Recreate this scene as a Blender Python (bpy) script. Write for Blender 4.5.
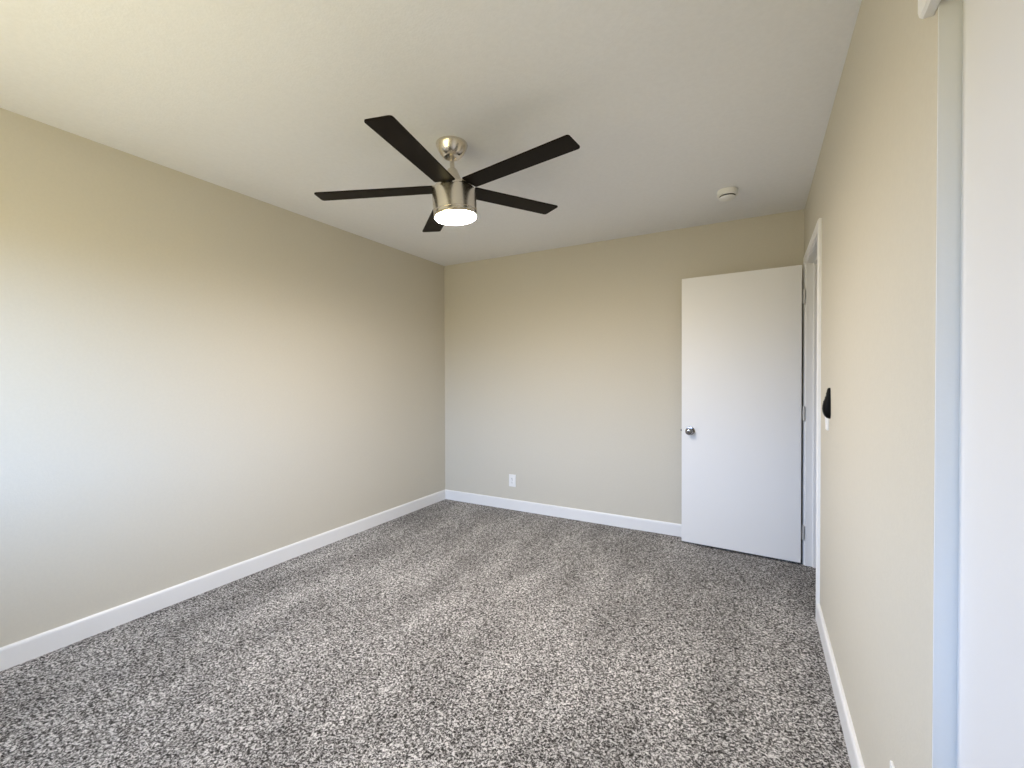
import bpy, bmesh, math, random
from mathutils import Vector, Matrix
random.seed(7)
scene = bpy.context.scene
for o in list(bpy.data.objects):
    bpy.data.objects.remove(o)
col = scene.collection

# ------------------------------------------------------------ measured room (metres)
H = 2.44                      # ceiling height
XL, XR = -2.874, 0.281        # left wall, right wall faces
YB, YR = 3.7245, -0.25        # back wall, rear (window) wall faces
WT = 0.115                    # wall thickness
DO0, DO1, DOH = 2.782, 3.552, 2.035        # doorway in the right wall (y, y, head)
CL0, CL1, CLH = -0.16, 1.078, 1.931        # closet opening in the right wall
WN = (-2.50, -0.80, 0.88, 2.06)             # window x0 x1 z0 z1 in the rear wall

# ------------------------------------------------------------ camera
F_PX = 443.25
yaw, pitch, roll = 0.5067, -0.0116, -0.0032
cam = bpy.data.cameras.new('camera')
cam.sensor_fit = 'HORIZONTAL'
cam.sensor_width = 36.0
cam.lens = F_PX / 1024 * 36.0
cam.clip_start = 0.02
cam_o = bpy.data.objects.new('camera', cam)
col.objects.link(cam_o)
fwd = Vector((-math.sin(yaw) * math.cos(pitch), math.cos(yaw) * math.cos(pitch), math.sin(pitch)))
r0 = Vector((math.cos(yaw), math.sin(yaw), 0))
u0 = r0.cross(fwd)
cr, sr = math.cos(roll), math.sin(roll)
rt, up = cr * r0 + sr * u0, -sr * r0 + cr * u0
m = Matrix.Identity(4)
for i in range(3):
    m[i][0], m[i][1], m[i][2] = rt[i], up[i], -fwd[i]
m.translation = (0, 0, 1.2581)
cam_o.matrix_world = m
scene.camera = cam_o

# ------------------------------------------------------------ exposure, world, daylight
vs = scene.view_settings
vs.view_transform = 'Standard'
vs.look = 'None'
vs.gamma = 1.0
vs.use_curve_mapping = False
vs.exposure = 0.0

SKY = (0.695, 1.0, 1.60, 1)
SKY_S = 12.7
GROUND = (1.0, 0.875, 0.50, 1)
GROUND_S = 5.4
LAMP_S = 390.0
w = bpy.data.worlds.new('world')
scene.world = w
w.use_nodes = True
nt = w.node_tree
nt.nodes.clear()
out = nt.nodes.new('ShaderNodeOutputWorld')
bg = nt.nodes.new('ShaderNodeBackground')
tc = nt.nodes.new('ShaderNodeTexCoord')
sep = nt.nodes.new('ShaderNodeSeparateXYZ')
mr = nt.nodes.new('ShaderNodeMapRange')
mr.inputs['From Min'].default_value = 0.0
mr.inputs['From Max'].default_value = 0.14
mix = nt.nodes.new('ShaderNodeMix')
mix.data_type = 'RGBA'
mix.inputs[6].default_value = tuple(c * GROUND_S for c in GROUND[:3]) + (1,)
mix.inputs[7].default_value = tuple(c * SKY_S for c in SKY[:3]) + (1,)
nt.links.new(tc.outputs['Generated'], sep.inputs[0])
nt.links.new(sep.outputs['Z'], mr.inputs['Value'])
nt.links.new(mr.outputs[0], mix.inputs[0])
# clear sky: brightest over the horizon, deeper towards the zenith
ZEN = 0.35
zr = nt.nodes.new('ShaderNodeMapRange')
zr.interpolation_type = 'SMOOTHSTEP'
zr.inputs['From Min'].default_value = 0.30
zr.inputs['From Max'].default_value = 0.75
zr.inputs['To Min'].default_value = 1.0
zr.inputs['To Max'].default_value = ZEN
nt.links.new(sep.outputs['Z'], zr.inputs['Value'])
nt.links.new(mix.outputs[2], bg.inputs['Color'])
nt.links.new(zr.outputs[0], bg.inputs['Strength'])
nt.links.new(bg.outputs[0], out.inputs[0])

# daylight portal in the window opening: guides sky sampling, emits nothing itself
pl = bpy.data.lights.new('window_portal', 'AREA')
pl.shape = 'RECTANGLE'
pl.size, pl.size_y = WN[1] - WN[0], WN[3] - WN[2]
pl.cycles.is_portal = True
po = bpy.data.objects.new('window_portal', pl)
po.location = ((WN[0] + WN[1]) / 2, YR - 0.10, (WN[2] + WN[3]) / 2)
po.rotation_euler = (math.radians(90), 0, 0)     # -Z axis points to +Y (into the room)
col.objects.link(po)


# ------------------------------------------------------------ materials
def mat(name, color, rough=0.6, metal=0.0, spec=0.5):
    mt = bpy.data.materials.new(name)
    mt.use_nodes = True
    b = mt.node_tree.nodes['Principled BSDF']
    b.inputs['Base Color'].default_value = (*color, 1)
    b.inputs['Roughness'].default_value = rough
    b.inputs['Metallic'].default_value = metal
    b.inputs['Specular IOR Level'].default_value = spec
    return mt


def N(mt, t, **kw):
    n = mt.node_tree.nodes.new(t)
    for k, v in kw.items():
        setattr(n, k, v)
    return n


def L(mt, a, b):
    mt.node_tree.links.new(a, b)


def BS(mt):
    return mt.node_tree.nodes['Principled BSDF']


def textured(mt, scale, strength, dist=0.002, detail=3, var=0.0):
    """orange-peel / brush texture: bump, and an optional slight colour variation"""
    t = N(mt, 'ShaderNodeTexCoord')
    n = N(mt, 'ShaderNodeTexNoise')
    n.inputs['Scale'].default_value = scale
    n.inputs['Detail'].default_value = detail
    L(mt, t.outputs['Object'], n.inputs['Vector'])
    bp = N(mt, 'ShaderNodeBump')
    bp.inputs['Strength'].default_value = strength
    bp.inputs['Distance'].default_value = dist
    L(mt, n.outputs[0], bp.inputs['Height'])
    L(mt, bp.outputs[0], BS(mt).inputs['Normal'])
    if var:
        c = BS(mt).inputs['Base Color'].default_value[:3]
        n2 = N(mt, 'ShaderNodeTexNoise')
        n2.inputs['Scale'].default_value = scale * 0.5
        L(mt, t.outputs['Object'], n2.inputs['Vector'])
        rp = N(mt, 'ShaderNodeValToRGB')
        rp.color_ramp.elements[0].position = 0.35
        rp.color_ramp.elements[1].position = 0.65
        rp.color_ramp.elements[0].color = tuple(x * (1 - var) for x in c) + (1,)
        rp.color_ramp.elements[1].color = tuple(min(1, x * (1 + var)) for x in c) + (1,)
        L(mt, n2.outputs[0], rp.inputs[0])
        L(mt, rp.outputs[0], BS(mt).inputs['Base Color'])
    return mt


M = {}
M['wall'] = textured(mat('beige_wall_paint', (0.62, 0.585, 0.495), 0.7, 0, 0.25), 160, 0.25, 0.0015, 2, 0.01)
M['ceiling'] = textured(mat('off_white_ceiling_paint', (0.86, 0.87, 0.89), 0.85, 0, 0.2), 120, 0.4, 0.002, 3, 0.012)
M['trim'] = mat('white_trim_paint', (0.84, 0.84, 0.83), 0.35, 0, 0.45)
M['door'] = textured(mat('white_door_paint', (0.82, 0.82, 0.81), 0.4, 0, 0.4), 90, 0.06, 0.001)
M['closet'] = textured(mat('white_closet_door_paint', (0.76, 0.76, 0.76), 0.45, 0, 0.4), 90, 0.08, 0.001)
M['return'] = textured(mat('white_reveal_paint', (0.82, 0.83, 0.82), 0.5, 0, 0.3), 140, 0.2, 0.001)
M['plastic'] = mat('white_plastic', (0.86, 0.86, 0.84), 0.35)
M['slot'] = mat('dark_slot', (0.015, 0.014, 0.012), 0.7)
M['black'] = mat('black_plastic', (0.004, 0.004, 0.004), 0.5, 0, 0.1)
M['chrome'] = mat('polished_chrome', (0.36, 0.36, 0.37), 0.08, 1.0)
M['hinge'] = mat('painted_hinge', (0.60, 0.60, 0.58), 0.4, 0.3)

# brushed nickel: fine vertical-streak roughness variation
bn = mat('brushed_nickel', (0.74, 0.69, 0.61), 0.30, 1.0)
t = N(bn, 'ShaderNodeTexCoord')
mp = N(bn, 'ShaderNodeMapping')
mp.inputs['Scale'].default_value = (8, 8, 900)
nz = N(bn, 'ShaderNodeTexNoise')
nz.inputs['Scale'].default_value = 1.0
L(bn, t.outputs['Object'], mp.inputs['Vector'])
L(bn, mp.outputs[0], nz.inputs['Vector'])
rr = N(bn, 'ShaderNodeMapRange')
rr.inputs['To Min'].default_value = 0.16
rr.inputs['To Max'].default_value = 0.30
L(bn, nz.outputs[0], rr.inputs['Value'])
L(bn, rr.outputs[0], BS(bn).inputs['Roughness'])
BS(bn).inputs['Anisotropic'].default_value = 0.6
M['nickel'] = bn

# dark espresso blade laminate with faint grain
bl = mat('espresso_blade', (0.008, 0.006, 0.004), 0.45, 0, 0.07)
t = N(bl, 'ShaderNodeTexCoord')
nz = N(bl, 'ShaderNodeTexNoise')
nz.inputs['Scale'].default_value = 60
nz.inputs['Detail'].default_value = 4
L(bl, t.outputs['Object'], nz.inputs['Vector'])
rp = N(bl, 'ShaderNodeValToRGB')
rp.color_ramp.elements[0].color = (0.006, 0.0042, 0.0030, 1)
rp.color_ramp.elements[1].color = (0.012, 0.0082, 0.0055, 1)
L(bl, nz.outputs[0], rp.inputs[0])
L(bl, rp.outputs[0], BS(bl).inputs['Base Color'])
M['blade'] = bl

# glowing frosted lens
ln = mat('lit_frosted_lens', (0.9, 0.88, 0.82), 0.5)
BS(ln).inputs['Emission Color'].default_value = (1.0, 0.885, 0.765, 1)
BS(ln).inputs['Emission Strength'].default_value = LAMP_S
M['lens'] = ln

# carpet: twisted frieze tufts in grey, taupe and dark brown
cp = mat('speckled_frieze_carpet', (0.3, 0.28, 0.26), 0.95, 0, 0.05)
t = N(cp, 'ShaderNodeTexCoord')
wn = N(cp, 'ShaderNodeTexNoise')
wn.inputs['Scale'].default_value = 60
wn.inputs['Detail'].default_value = 2
L(cp, t.outputs['Object'], wn.inputs['Vector'])
vm = N(cp, 'ShaderNodeVectorMath', operation='MULTIPLY_ADD')
vm.inputs[1].default_value = (0.022, 0.022, 0.022)
L(cp, wn.outputs['Color'], vm.inputs[0])
L(cp, t.outputs['Object'], vm.inputs[2])
n1 = N(cp, 'ShaderNodeTexNoise')
n1.inputs['Scale'].default_value = 125
n1.inputs['Detail'].default_value = 3
n1.inputs['Roughness'].default_value = 0.65
L(cp, vm.outputs[0], n1.inputs['Vector'])
rp = N(cp, 'ShaderNodeValToRGB')
e = rp.color_ramp.elements
e[0].position, e[0].color = 0.40, (0.036, 0.034, 0.031, 1)
e[1].position, e[1].color = 0.60, (0.80, 0.775, 0.75, 1)
k = e.new(0.47); k.color = (0.19, 0.181, 0.172, 1)
k = e.new(0.54); k.color = (0.42, 0.405, 0.388, 1)
L(cp, n1.outputs[0], rp.inputs[0])
# brushed nap: broad soft streaks left by vacuuming
nm = N(cp, 'ShaderNodeMapping')
nm.inputs['Rotation'].default_value = (0, 0, 0.5)
nm.inputs['Scale'].default_value = (3.2, 1.1, 1.0)
L(cp, t.outputs['Object'], nm.inputs['Vector'])
n2 = N(cp, 'ShaderNodeTexNoise')
n2.inputs['Scale'].default_value = 1.3
n2.inputs['Detail'].default_value = 3
L(cp, nm.outputs[0], n2.inputs['Vector'])
m2 = N(cp, 'ShaderNodeMapRange')
m2.inputs['From Min'].default_value = 0.3
m2.inputs['From Max'].default_value = 0.7
m2.inputs['To Min'].default_value = 0.66
m2.inputs['To Max'].default_value = 1.08
L(cp, n2.outputs[0], m2.inputs['Value'])
vs2 = N(cp, 'ShaderNodeVectorMath', operation='SCALE')
L(cp, rp.outputs[0], vs2.inputs[0])
L(cp, m2.outputs[0], vs2.inputs['Scale'])
L(cp, vs2.outputs[0], BS(cp).inputs['Base Color'])
bp = N(cp, 'ShaderNodeBump')
bp.inputs['Strength'].default_value = 0.8
bp.inputs['Distance'].default_value = 0.008
L(cp, n1.outputs[0], bp.inputs['Height'])
L(cp, bp.outputs[0], BS(cp).inputs['Normal'])
M['carpet'] = cp

gl = bpy.data.materials.new('window_glass')
gl.use_nodes = True
g = gl.node_tree
g.nodes.remove(g.nodes['Principled BSDF'])
tr = g.nodes.new('ShaderNodeBsdfTransparent')
gs = g.nodes.new('ShaderNodeBsdfGlossy')
gs.inputs['Roughness'].default_value = 0.02
mx = g.nodes.new('ShaderNodeMixShader')
mx.inputs[0].default_value = 0.06
g.links.new(tr.outputs[0], mx.inputs[1])
g.links.new(gs.outputs[0], mx.inputs[2])
g.links.new(mx.outputs[0], g.nodes['Material Output'].inputs[0])
M['glass'] = gl


# ------------------------------------------------------------ mesh helpers
def box(bm, x0, x1, y0, y1, z0, z1):
    vs_ = [bm.verts.new(c) for c in ((x0, y0, z0), (x1, y0, z0), (x1, y1, z0), (x0, y1, z0),
                                     (x0, y0, z1), (x1, y0, z1), (x1, y1, z1), (x0, y1, z1))]
    for f in ((3, 2, 1, 0), (4, 5, 6, 7), (0, 1, 5, 4), (1, 2, 6, 5), (2, 3, 7, 6), (3, 0, 4, 7)):
        bm.faces.new([vs_[i] for i in f])
    return vs_


def lathe(bm, prof, seg=64, axis='z', cap=True):
    """prof: list of (radius, height). Revolves round the given axis."""
    rings = []
    for r, h in prof:
        ring = []
        for i in range(seg):
            a = 2 * math.pi * i / seg
            x, y = r * math.cos(a), r * math.sin(a)
            c = {'z': (x, y, h), 'y': (x, h, y), 'x': (h, x, y)}[axis]
            ring.append(bm.verts.new(c))
        rings.append(ring)
    for a, b in zip(rings, rings[1:]):
        for i in range(seg):
            j = (i + 1) % seg
            bm.faces.new((a[i], a[j], b[j], b[i]))
    if cap:
        bm.faces.new(rings[0])
        bm.faces.new(rings[-1])
    return rings


def sweep(bm, prof, path):
    """extrude a closed 2-D profile (offset, z-like) between frames given as functions"""
    rings = [[bm.verts.new(fr(u, v)) for u, v in prof] for fr in path]
    n = len(prof)
    for a, b in zip(rings, rings[1:]):
        for i in range(n):
            j = (i + 1) % n
            bm.faces.new((a[i], a[j], b[j], b[i]))
    bm.faces.new(rings[0])
    bm.faces.new(rings[-1])


def obj(name, bm, m_, parent=None, smooth=None, bevel=0, seg=2, xf=None):
    if xf is not None:
        bmesh.ops.transform(bm, matrix=xf, verts=bm.verts)
    bmesh.ops.recalc_face_normals(bm, faces=bm.faces)
    me = bpy.data.meshes.new(name)
    bm.to_mesh(me)
    bm.free()
    me.materials.append(m_)
    if smooth is not None:
        me.shade_smooth()
        try:
            me.set_sharp_from_angle(angle=math.radians(smooth))
        except Exception:
            pass
    o = bpy.data.objects.new(name, me)
    col.objects.link(o)
    if parent:
        o.parent = parent
    if bevel:
        b = o.modifiers.new('bevel', 'BEVEL')
        b.width = bevel
        b.segments = seg
        b.limit_method = 'ANGLE'
        b.angle_limit = math.radians(40)
    return o


def tag(o, label, cat, group=None, kind=None):
    o['label'] = label
    o['category'] = cat
    if group:
        o['group'] = group
    if kind:
        o['kind'] = kind
    return o


def struct(o, label, cat):
    return tag(o, label, cat, kind='structure')


def empty(name, loc, label, cat, group=None, kind=None):
    o = bpy.data.objects.new(name, None)
    o.empty_display_size = 0.1
    o.location = loc
    col.objects.link(o)
    return tag(o, label, cat, group, kind)


# ------------------------------------------------------------ room shell
XH = 1.45                     # hall: far wall beyond the doorway
XC = 0.95                     # closet depth

b = bmesh.new()
box(b, XL - WT, XH + WT, YR - WT, YB + WT, -0.12, 0.0)
struct(obj('floor', b, M['carpet']), 'speckled grey and taupe frieze carpet covering the bedroom floor', 'carpet')

b = bmesh.new()
box(b, XL - WT, XH + WT, YR - WT, YB + WT, H, H + 0.12)
struct(obj('ceiling', b, M['ceiling']), 'flat off-white painted ceiling above the fan', 'ceiling')

b = bmesh.new()
box(b, XL - WT, XL, YR - WT, YB + WT, 0, H)
struct(obj('wall_left', b, M['wall']), 'long bare beige wall on the left side of the room', 'wall')

b = bmesh.new()
box(b, XL, XH, YB, YB + WT, 0, H)
struct(obj('wall_back', b, M['wall']), 'bare beige far wall behind the open white door', 'wall')

b = bmesh.new()                                    # right wall with doorway and closet opening
box(b, XR, XR + WT, DO1, YB, 0, H)
box(b, XR, XR + WT, DO0, DO1, DOH, H)
box(b, XR, XR + WT, CL1, DO0, 0, H)
box(b, XR, XR + WT, CL0, CL1, CLH, H)
box(b, XR, XR + WT, YR, CL0, 0, H)
bmesh.ops.remove_doubles(b, verts=b.verts, dist=1e-5)
struct(obj('wall_right', b, M['wall']), 'beige wall on the right with the doorway and the closet opening', 'wall')

b = bmesh.new()                                    # rear wall with the window opening
box(b, XL, WN[0], YR - WT, YR, 0, H)
box(b, WN[1], XH, YR - WT, YR, 0, H)
box(b, WN[0], WN[1], YR - WT, YR, 0, WN[2])
box(b, WN[0], WN[1], YR - WT, YR, WN[3], H)
struct(obj('wall_rear', b, M['wall']), 'beige wall behind the viewer holding the window', 'wall')

b = bmesh.new()                                    # hall and closet shell beyond the right wall
box(b, XH, XH + WT, YR - WT, YB, 0, H)
struct(obj('wall_hall', b, M['wall']), 'beige hall wall beyond the doorway on the right', 'wall')
b = bmesh.new()
box(b, XR + WT, XH, CL1 + 0.16, CL1 + 0.26, 0, H)
box(b, XC, XC + 0.08, YR, CL1 + 0.16, 0, H)
struct(obj('wall_closet', b, M['wall']), 'inner wall of the closet behind the sliding doors', 'wall')

# closet opening reveal: white-painted board lining the end and head of the opening
b = bmesh.new()
box(b, XR + 0.0005, XR + WT, CL1 - 0.004, CL1 + 0.0005, 0, CLH)
struct(obj('trim_1', b, M['return']), 'narrow white reveal at the far end of the closet opening', 'trim')

# ------------------------------------------------------------ baseboards
BH, BT = 0.098, 0.014
JT = 0.018
CW, CT = 0.047, 0.016
bprof = [(0, 0), (BT, 0), (BT, BH - 0.012), (BT - 0.002, BH - 0.005), (BT - 0.006, BH), (0, BH)]


def baseboard(name, label, runs):
    b = bmesh.new()
    for fr in runs:
        sweep(b, bprof, fr)
    struct(obj(name, b, M['trim'], bevel=0), label, 'baseboard')


baseboard('baseboard_left', 'white baseboard along the foot of the left wall',
          [[lambda u, v, y=y: (XL + u, y, v) for y in (YR, YB)]])
baseboard('baseboard_back', 'white baseboard along the foot of the far wall',
          [[lambda u, v, x=x: (x, YB - u, v) for x in (XL + BT, XR)]])
baseboard('baseboard_right', 'white baseboard along the foot of the right wall between doorway and closet',
          [[lambda u, v, y=y: (XR - u, y, v) for y in (CL1 + 0.001, DO0 + JT - 0.008 - CW)],
           [lambda u, v, y=y: (XR - u, y, v) for y in (DO1 - JT + 0.008 + CW, YB - BT)]])
baseboard('baseboard_rear', 'white baseboard under the window behind the viewer',
          [[lambda u, v, x=x: (x, YR + u, v) for x in (XL + BT, XR)]])

# ------------------------------------------------------------ doorway: jamb lining + casing
b = bmesh.new()
box(b, XR - 0.002, XR + WT + 0.002, DO1 - JT, DO1, 0, DOH)              # hinge jamb
box(b, XR - 0.002, XR + WT + 0.002, DO0, DO0 + JT, 0, DOH)              # strike jamb
box(b, XR - 0.002, XR + WT + 0.002, DO0 + JT, DO1 - JT, DOH - JT, DOH)  # head
for y0, y1 in ((DO1 - JT - 0.011, DO1 - JT), (DO0 + JT, DO0 + JT + 0.011)):   # stops
    box(b, XR + 0.040, XR + 0.074, y0, y1, 0, DOH - JT)
box(b, XR + 0.040, XR + 0.074, DO0 + JT + 0.011, DO1 - JT - 0.011, DOH - JT - 0.011, DOH - JT)
struct(obj('trim_2', b, M['trim'], bevel=0.0015), 'white door jamb lining the doorway in the right wall', 'door jamb')

b = bmesh.new()
cprof = [(0, 0), (0, 0.009), (0.008, 0.013), (0.017, 0.012), (0.024, CT), (CW - 0.006, CT), (CW, CT - 0.005), (CW, 0)]
# mitred three-sided casing: profile u runs outward from the opening, v off the wall
rev = 0.008
y0, y1, zh = DO0 + JT - rev, DO1 - JT + rev, DOH - JT + rev
sweep(b, cprof, [lambda u, v: (XR - v, y0 - u, 0.0),
                 lambda u, v: (XR - v, y0 - u, zh + u),
                 lambda u, v: (XR - v, y1 + u, zh + u),
                 lambda u, v: (XR - v, y1 + u, 0.0)])
struct(obj('trim_3', b, M['trim']), 'white moulded casing around the doorway in the right wall', 'door casing')

# ------------------------------------------------------------ open door
HX, HY = XR - 0.012, DO1 - JT - 0.002       # hinge pin
DW, DT, DZ0, DZ1 = 0.764, 0.035, 0.016, 2.012
ang = math.radians(180 - 3.6)
door = empty('door_1', (HX, HY, 0), 'white flush slab door standing open against the far wall', 'door', kind='structure')
door.rotation_euler = (0, 0, ang)
# local: +x runs from hinge to free edge; after the turn local +y faces the room (-Y)
b = bmesh.new()
box(b, 0.014, 0.014 + DW, -DT + 0.006, 0.006, DZ0, DZ1)
obj('door_panel', b, M['door'], door, bevel=0.002)
KX, KZ = 0.014 + DW - 0.062, 0.862
for s, yf in ((1, 0.006), (-1, -DT + 0.006)):
    b = bmesh.new()
    lathe(b, [(r, yf + s * h) for r, h in ((0.010, 0.0), (0.0325, 0.0), (0.0325, 0.003), (0.029, 0.007), (0.016, 0.009))],
          40, 'y')
    rose = obj('rosette', b, M['chrome'], door, smooth=35, xf=Matrix.Translation((KX, 0, KZ)))
    b = bmesh.new()
    lathe(b, [(r, yf + s * h) for r, h in ((0.011, 0.006), (0.011, 0.022), (0.015, 0.028), (0.0225, 0.034), (0.0265, 0.042),
                                           (0.0270, 0.050), (0.0245, 0.057), (0.0180, 0.062), (0.0085, 0.0640))], 40, 'y')
    kn = obj('door_knob', b, M['chrome'], door, smooth=50, xf=Matrix.Translation((KX, 0, KZ)))
    if s == 1:
        b = bmesh.new()
        lathe(b, [(0.0055, yf + 0.0635), (0.0055, yf + 0.0655), (0.004, yf + 0.066)], 24, 'y')
        obj('lock_button', b, M['slot'], kn, smooth=40, xf=Matrix.Translation((KX, 0, KZ)))
b = bmesh.new()
box(b, 0.014 + DW - 0.001, 0.014 + DW + 0.0012, -0.027, -0.002, KZ - 0.028, KZ + 0.028)
lp = obj('latch_plate', b, M['chrome'], door, bevel=0.0005)
b = bmesh.new()
box(b, 0.014 + DW + 0.0008, 0.014 + DW + 0.011, -0.021, -0.008, KZ - 0.007, KZ + 0.007)
obj('latch_bolt', b, M['chrome'], lp, bevel=0.002)
for hz in (0.22, 1.02, 1.80):
    b = bmesh.new()
    lathe(b, [(0.002, hz - 0.050), (0.006, hz - 0.047), (0.006, hz + 0.047), (0.002, hz + 0.050)], 20, 'z')
    box(b, 0.003, 0.0145, -0.020, -0.0175, hz - 0.045, hz + 0.045)
    obj('hinge', b, M['hinge'], door, smooth=40)

# ------------------------------------------------------------ closet: sliding doors and header valance
b = bmesh.new()
box(b, XR + 0.031, XR + 0.065, 0.26, CL1 - 0.0055, 0.012, CLH + 0.03)
struct(obj('door_2', b, M['closet'], bevel=0.002), 'plain white sliding closet door at the right edge', 'closet door')
b = bmesh.new()
box(b, XR + 0.072, XR + 0.106, CL0 + 0.006, 0.34, 0.012, CLH + 0.03)
struct(obj('door_3', b, M['closet'], bevel=0.002), 'second white sliding closet door behind the first', 'closet door')

b = bmesh.new()
vp = [(0.0, 0.0), (0.016, 0.0), (0.021, 0.004), (0.023, 0.012), (0.023, 0.088), (0.020, 0.094), (0.0, 0.094)]
sweep(b, vp, [lambda u, v, y=y: (XR - u, y, CLH - 0.008 + v) for y in (CL0 - 0.02, CL1 + 0.020)])
struct(obj('trim_4', b, M['trim'], bevel=0.002), 'white header valance over the closet opening', 'trim')

# ------------------------------------------------------------ window behind the viewer
win = empty('window_1', ((WN[0] + WN[1]) / 2, YR - 0.06, WN[2]), 'white sliding window in the wall behind the viewer', 'window',
            kind='structure')
wx, wz = (WN[1] - WN[0]) / 2, WN[3] - WN[2]
b = bmesh.new()
fw = 0.04
box(b, -wx, -wx + fw, -0.035, 0.035, 0, wz)
box(b, wx - fw, wx, -0.035, 0.035, 0, wz)
box(b, -wx + fw, wx - fw, -0.035, 0.035, 0, fw)
box(b, -wx + fw, wx - fw, -0.035, 0.035, wz - fw, wz)
box(b, -0.022, 0.022, -0.03, 0.03, fw, wz - fw)
obj('window_frame', b, M['trim'], win, bevel=0.002)
for x0, x1 in ((-wx + fw, -0.022), (0.022, wx - fw)):
    b = bmesh.new()
    box(b, x0, x1, -0.003, 0.003, fw, wz - fw)
    obj('pane', b, M['glass'], win)
b = bmesh.new()
box(b, -wx - 0.03, wx + 0.03, 0.061, 0.085, -0.018, 0.0)
obj('window_sill', b, M['trim'], win, bevel=0.003)

# ------------------------------------------------------------ ceiling fan, hanging slightly askew
FX, FY = -1.3258, 1.7735
fan = empty('ceiling_fan', (FX, FY, H), 'brushed nickel ceiling fan with five dark blades and a lit lamp', 'ceiling fan')
PIV = -0.055                                     # hanger-ball height below the ceiling
n_ax = Vector((-0.0524, -0.0501, 1.0)).normalized()
rot = Vector((0, 0, 1)).rotation_difference(n_ax).to_matrix().to_4x4()
TILT = Matrix.Translation((0, 0, PIV)) @ rot @ Matrix.Translation((0, 0, -PIV))

b = bmesh.new()
lathe(b, [(0.060, 0.0), (0.079, 0.0), (0.080, -0.004), (0.078, -0.010), (0.072, -0.026), (0.062, -0.044), (0.051, -0.057),
          (0.044, -0.064), (0.038, -0.067), (0.022, -0.067), (0.020, -0.060)], 64)
obj('canopy', b, M['nickel'], fan, smooth=35, xf=Matrix.Translation((-0.026, 0.045, 0)))
top, bot = Vector((-0.025, 0.043, -0.050)), TILT @ Vector((0, 0, -0.175))
b = bmesh.new()
lathe(b, [(0.0115, 0.0), (0.0115, (bot - top).length)], 32)
obj('downrod', b, M['nickel'], fan, smooth=35,
    xf=Matrix.Translation(top) @ Vector((0, 0, 1)).rotation_difference(bot - top).to_matrix().to_4x4())
zb = -0.2425                                     # blade plane below the ceiling (along the axis)
b = bmesh.new()
lathe(b, [(0.0125, -0.148), (0.021, -0.150), (0.026, -0.158), (0.034, -0.180), (0.044, -0.205), (0.050, -0.226), (0.052, -0.2335),
          (0.03, -0.2335)], 48)
obj('coupling_cover', b, M['nickel'], fan, smooth=35, xf=TILT)
b = bmesh.new()
lathe(b, [(0.04, -0.228), (0.088, -0.229), (0.092, -0.232), (0.092, -0.2515), (0.1035, -0.2520), (0.1070, -0.2555), (0.1070, -0.357),
          (0.1055, -0.3585), (0.090, -0.3585)], 72)
obj('motor_housing', b, M['nickel'], fan, smooth=35, xf=TILT)
b = bmesh.new()
lathe(b, [(0.090, -0.3575), (0.1035, -0.3585), (0.1035, -0.3605), (0.1065, -0.3620), (0.1070, -0.3655), (0.1070, -0.383),
          (0.1060, -0.385), (0.1020, -0.385), (0.1015, -0.376)], 72)
obj('light_ring', b, M['nickel'], fan, smooth=35, xf=TILT)
b = bmesh.new()
lathe(b, [(0.1010, -0.378), (0.1012, -0.386), (0.0995, -0.3890), (0.094, -0.3910), (0.070, -0.3945), (0.040, -0.3965), (0.004, -0.3972)], 64)
obj('lamp_lens', b, M['lens'], fan, smooth=50, xf=TILT)

th0 = 1.1650
R0, R1, BWr, BWt = 0.098, 0.662, 0.106, 0.116


def blade_bm():
    b = bmesh.new()
    pts = []
    rc = 0.014
    # outline: root, tip with rounded corners
    pts += [(R0, -BWr / 2 + 0.004), (R0 + 0.004, -BWr / 2)]
    for i in range(6):
        a = -math.pi / 2 + i / 5 * math.pi / 2
        pts.append((R1 - rc + rc * math.cos(a), -BWt / 2 + rc + rc * math.sin(a)))
    for i in range(6):
        a = i / 5 * math.pi / 2
        pts.append((R1 - rc + rc * math.cos(a), BWt / 2 - rc + rc * math.sin(a)))
    pts += [(R0 + 0.004, BWr / 2), (R0, BWr / 2 - 0.004)]
    lo = [b.verts.new((x, y, -0.003)) for x, y in pts]
    hi = [b.verts.new((x, y, 0.003)) for x, y in pts]
    n = len(pts)
    b.faces.new(lo)
    b.faces.new(hi)
    for i in range(n):
        j = (i + 1) % n
        b.faces.new((lo[i], lo[j], hi[j], hi[i]))
    return b


def arm_bm():
    b = bmesh.new()
    # tapered bracket: from the hub's side out under the blade root
    pr = [(0.060, 0.030), (0.100, 0.036), (0.125, 0.034), (0.150, 0.018)]
    lo = [b.verts.new((x, s * y, 0.0032)) for s, seq in ((-1, pr), (1, pr[::-1])) for x, y in seq]
    hi = [b.verts.new((v.co.x, v.co.y, 0.0085)) for v in lo]
    n = len(lo)
    b.faces.new(lo)
    b.faces.new(hi)
    for i in range(n):
        j = (i + 1) % n
        b.faces.new((lo[i], lo[j], hi[j], hi[i]))
    return b


for k in range(5):
    xf = TILT @ Matrix.Translation((0, 0, zb)) @ Matrix.Rotation(th0 + k * 2 * math.pi / 5, 4, 'Z') @ \
        Matrix.Rotation(-0.0779, 4, 'X')
    bo = obj('blade', blade_bm(), M['blade'], fan, bevel=0.001, xf=xf)
    obj('blade_bracket', arm_bm(), M['nickel'], bo, xf=xf)

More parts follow.
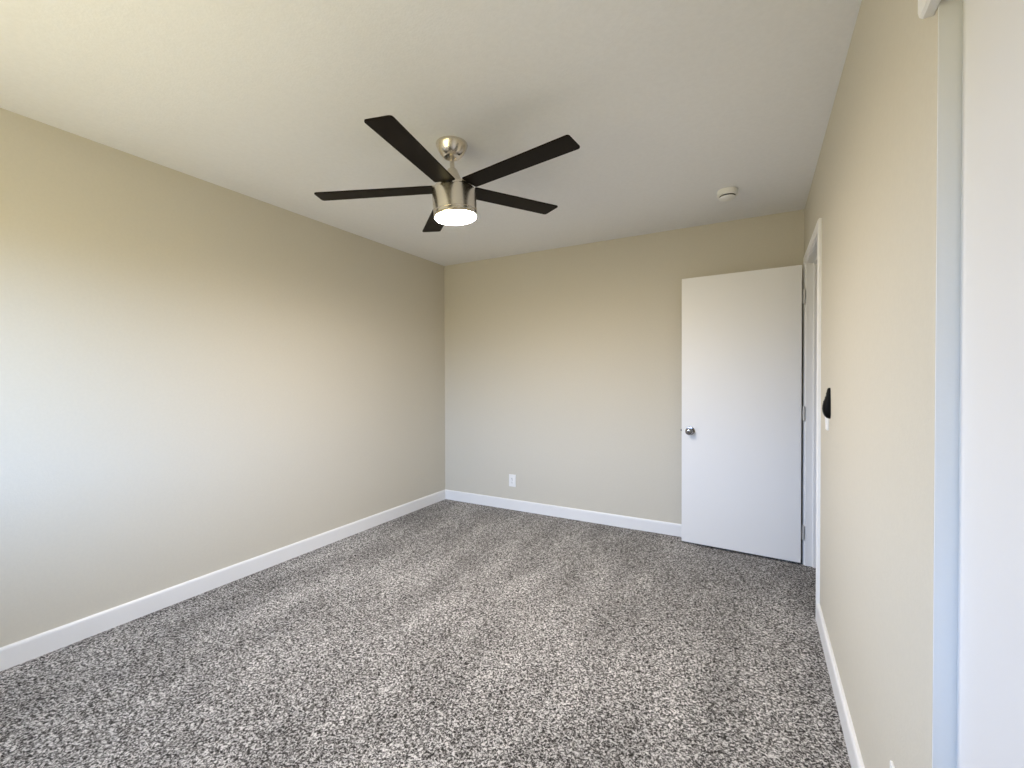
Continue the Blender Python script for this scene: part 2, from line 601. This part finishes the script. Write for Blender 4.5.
# ------------------------------------------------------------ smoke detector on the ceiling
sd = empty('smoke_detector', (-0.172, 3.118, H), 'round white smoke detector on the ceiling near the far wall', 'smoke detector')
b = bmesh.new()
lathe(b, [(0.045, 0.0), (0.0590, 0.0), (0.0605, -0.004), (0.0605, -0.026), (0.0590, -0.0320), (0.0550, -0.0345), (0.036, -0.0345)], 56)
obj('housing', b, M['plastic'], sd, smooth=35)
b = bmesh.new()
lathe(b, [(0.040, -0.0335), (0.0465, -0.0340), (0.0465, -0.0445), (0.040, -0.0445)], 56)
obj('vent_slot', b, M['slot'], sd, smooth=35)
b = bmesh.new()
lathe(b, [(0.028, -0.0425), (0.0490, -0.0430), (0.0490, -0.0460), (0.0460, -0.0490), (0.036, -0.0510), (0.002, -0.0518)], 56)
obj('cover', b, M['plastic'], sd, smooth=35)


# ------------------------------------------------------------ wall plates
def plate_box(b, w_, h_, t0, t1):
    box(b, -w_ / 2, w_ / 2, -t1, -t0, -h_ / 2, h_ / 2)


def outlet(loc, rz, label):
    """local -y faces the room"""
    o = empty('wall_outlet', loc, label, 'outlet', 'white wall outlets')
    o.rotation_euler = (0, 0, rz)
    b = bmesh.new()
    plate_box(b, 0.072, 0.117, -0.0005, 0.0055)
    obj('cover_plate', b, M['plastic'], o, bevel=0.0022)
    for s in (1, -1):
        b = bmesh.new()
        zc = s * 0.0195
        pts = []
        for i in range(24):
            a = 2 * math.pi * i / 24
            pts.append((0.0172 * math.cos(a), max(-0.0135, min(0.0135, 0.0172 * math.sin(a)))))
        lo = [b.verts.new((x, -0.0050, zc + z)) for x, z in pts]
        hi = [b.verts.new((x, -0.0078, zc + z)) for x, z in pts]
        b.faces.new(lo)
        b.faces.new(hi)
        for i in range(24):
            b.faces.new((lo[i], lo[(i + 1) % 24], hi[(i + 1) % 24], hi[i]))
        rc_ = obj('receptacle', b, M['plastic'], o)
        for x0, hh in ((-0.0063, 0.0045), (0.0063, 0.0037)):
            b = bmesh.new()
            box(b, x0 - 0.0011, x0 + 0.0011, -0.0081, -0.0074, zc + 0.003 - hh, zc + 0.003 + hh)
            obj('slot', b, M['slot'], rc_)
        b = bmesh.new()
        lathe(b, [(0.0022, -0.0074), (0.0022, -0.0081)], 12, 'y')
        obj('ground_hole', b, M['slot'], rc_, xf=Matrix.Translation((0, 0, zc - 0.0075)))
    b = bmesh.new()
    lathe(b, [(0.0030, -0.0052), (0.0030, -0.0064), (0.0018, -0.0068)], 14, 'y')
    obj('screw', b, M['chrome'], o, smooth=40)
    return o


outlet((-2.0655, YB, 0.279), 0.0, 'white duplex outlet low on the far wall between corner and door')
outlet((XR, 1.309, 0.293), -math.pi / 2, 'white outlet low on the right wall by the bottom edge')

sw = empty('light_switch', (XR, 2.487, 1.077), 'white light switch plate low behind the black handset by the doorway', 'light switch')
sw.rotation_euler = (0, 0, -math.pi / 2)
b = bmesh.new()
plate_box(b, 0.072, 0.117, -0.0005, 0.0055)
obj('switch_plate', b, M['plastic'], sw, bevel=0.0022)
b = bmesh.new()
pr = [(-0.005, 0.033), (-0.0075, 0.033), (-0.0095, 0.0), (-0.0072, -0.033), (-0.005, -0.033)]
sweep(b, pr, [lambda u, v, x=x: (x, u, v) for x in (-0.0165, 0.0165)])
obj('rocker', b, M['plastic'], sw, bevel=0.0006)

# black handset: teardrop side profile, fat low, tapering to the top, flat back on the wall
hs = empty('wall_handset', (XR, 2.412, 1.147), 'black teardrop handset mounted on the right wall next to the door casing', 'remote control')
hs.rotation_euler = (0, 0, -math.pi / 2)
prof = [(0.067, 0.006), (0.064, 0.0095), (0.056, 0.0120), (0.045, 0.0140), (0.032, 0.0160), (0.018, 0.0200), (0.004, 0.0250),
        (-0.012, 0.0285), (-0.028, 0.0295), (-0.042, 0.0275), (-0.054, 0.0240), (-0.063, 0.0185), (-0.068, 0.0125), (-0.070, 0.0070)]
b = bmesh.new()
rings = []
seg = 20
for z, d in prof:
    hw = 0.014 + 0.013 * min(1, max(0, (0.067 - z) / 0.075))
    hw *= math.sqrt(max(0.12, 1 - (max(0, -0.046 - z) / 0.026) ** 2)) * math.sqrt(max(0.15, 1 - (max(0, z - 0.056) / 0.012) ** 2))
    ring = []
    for i in range(seg + 1):
        a = math.pi * i / seg
        ex = 0.6
        cx = math.copysign(abs(math.cos(a)) ** ex, math.cos(a)) * hw
        cy = -(abs(math.sin(a)) ** ex) * d
        ring.append(b.verts.new((cx, cy + 0.0005, z)))
    rings.append(ring)
for a_, c_ in zip(rings, rings[1:]):
    for i in range(seg):
        b.faces.new((a_[i], a_[i + 1], c_[i + 1], c_[i]))
    b.faces.new((a_[seg], a_[0], c_[0], c_[seg]))
b.faces.new(rings[0])
b.faces.new(rings[-1])
obj('body', b, M['black'], hs, smooth=45)
for z, d in ((0.040, 0.0146), (0.022, 0.0188), (0.004, 0.0246)):
    b = bmesh.new()
    lathe(b, [(0.0045, -d + 0.003), (0.0045, -d - 0.0003), (0.003, -d - 0.0005)], 20, 'y')
    obj('button', b, M['black'], hs, smooth=40, xf=Matrix.Translation((0, 0, z)))
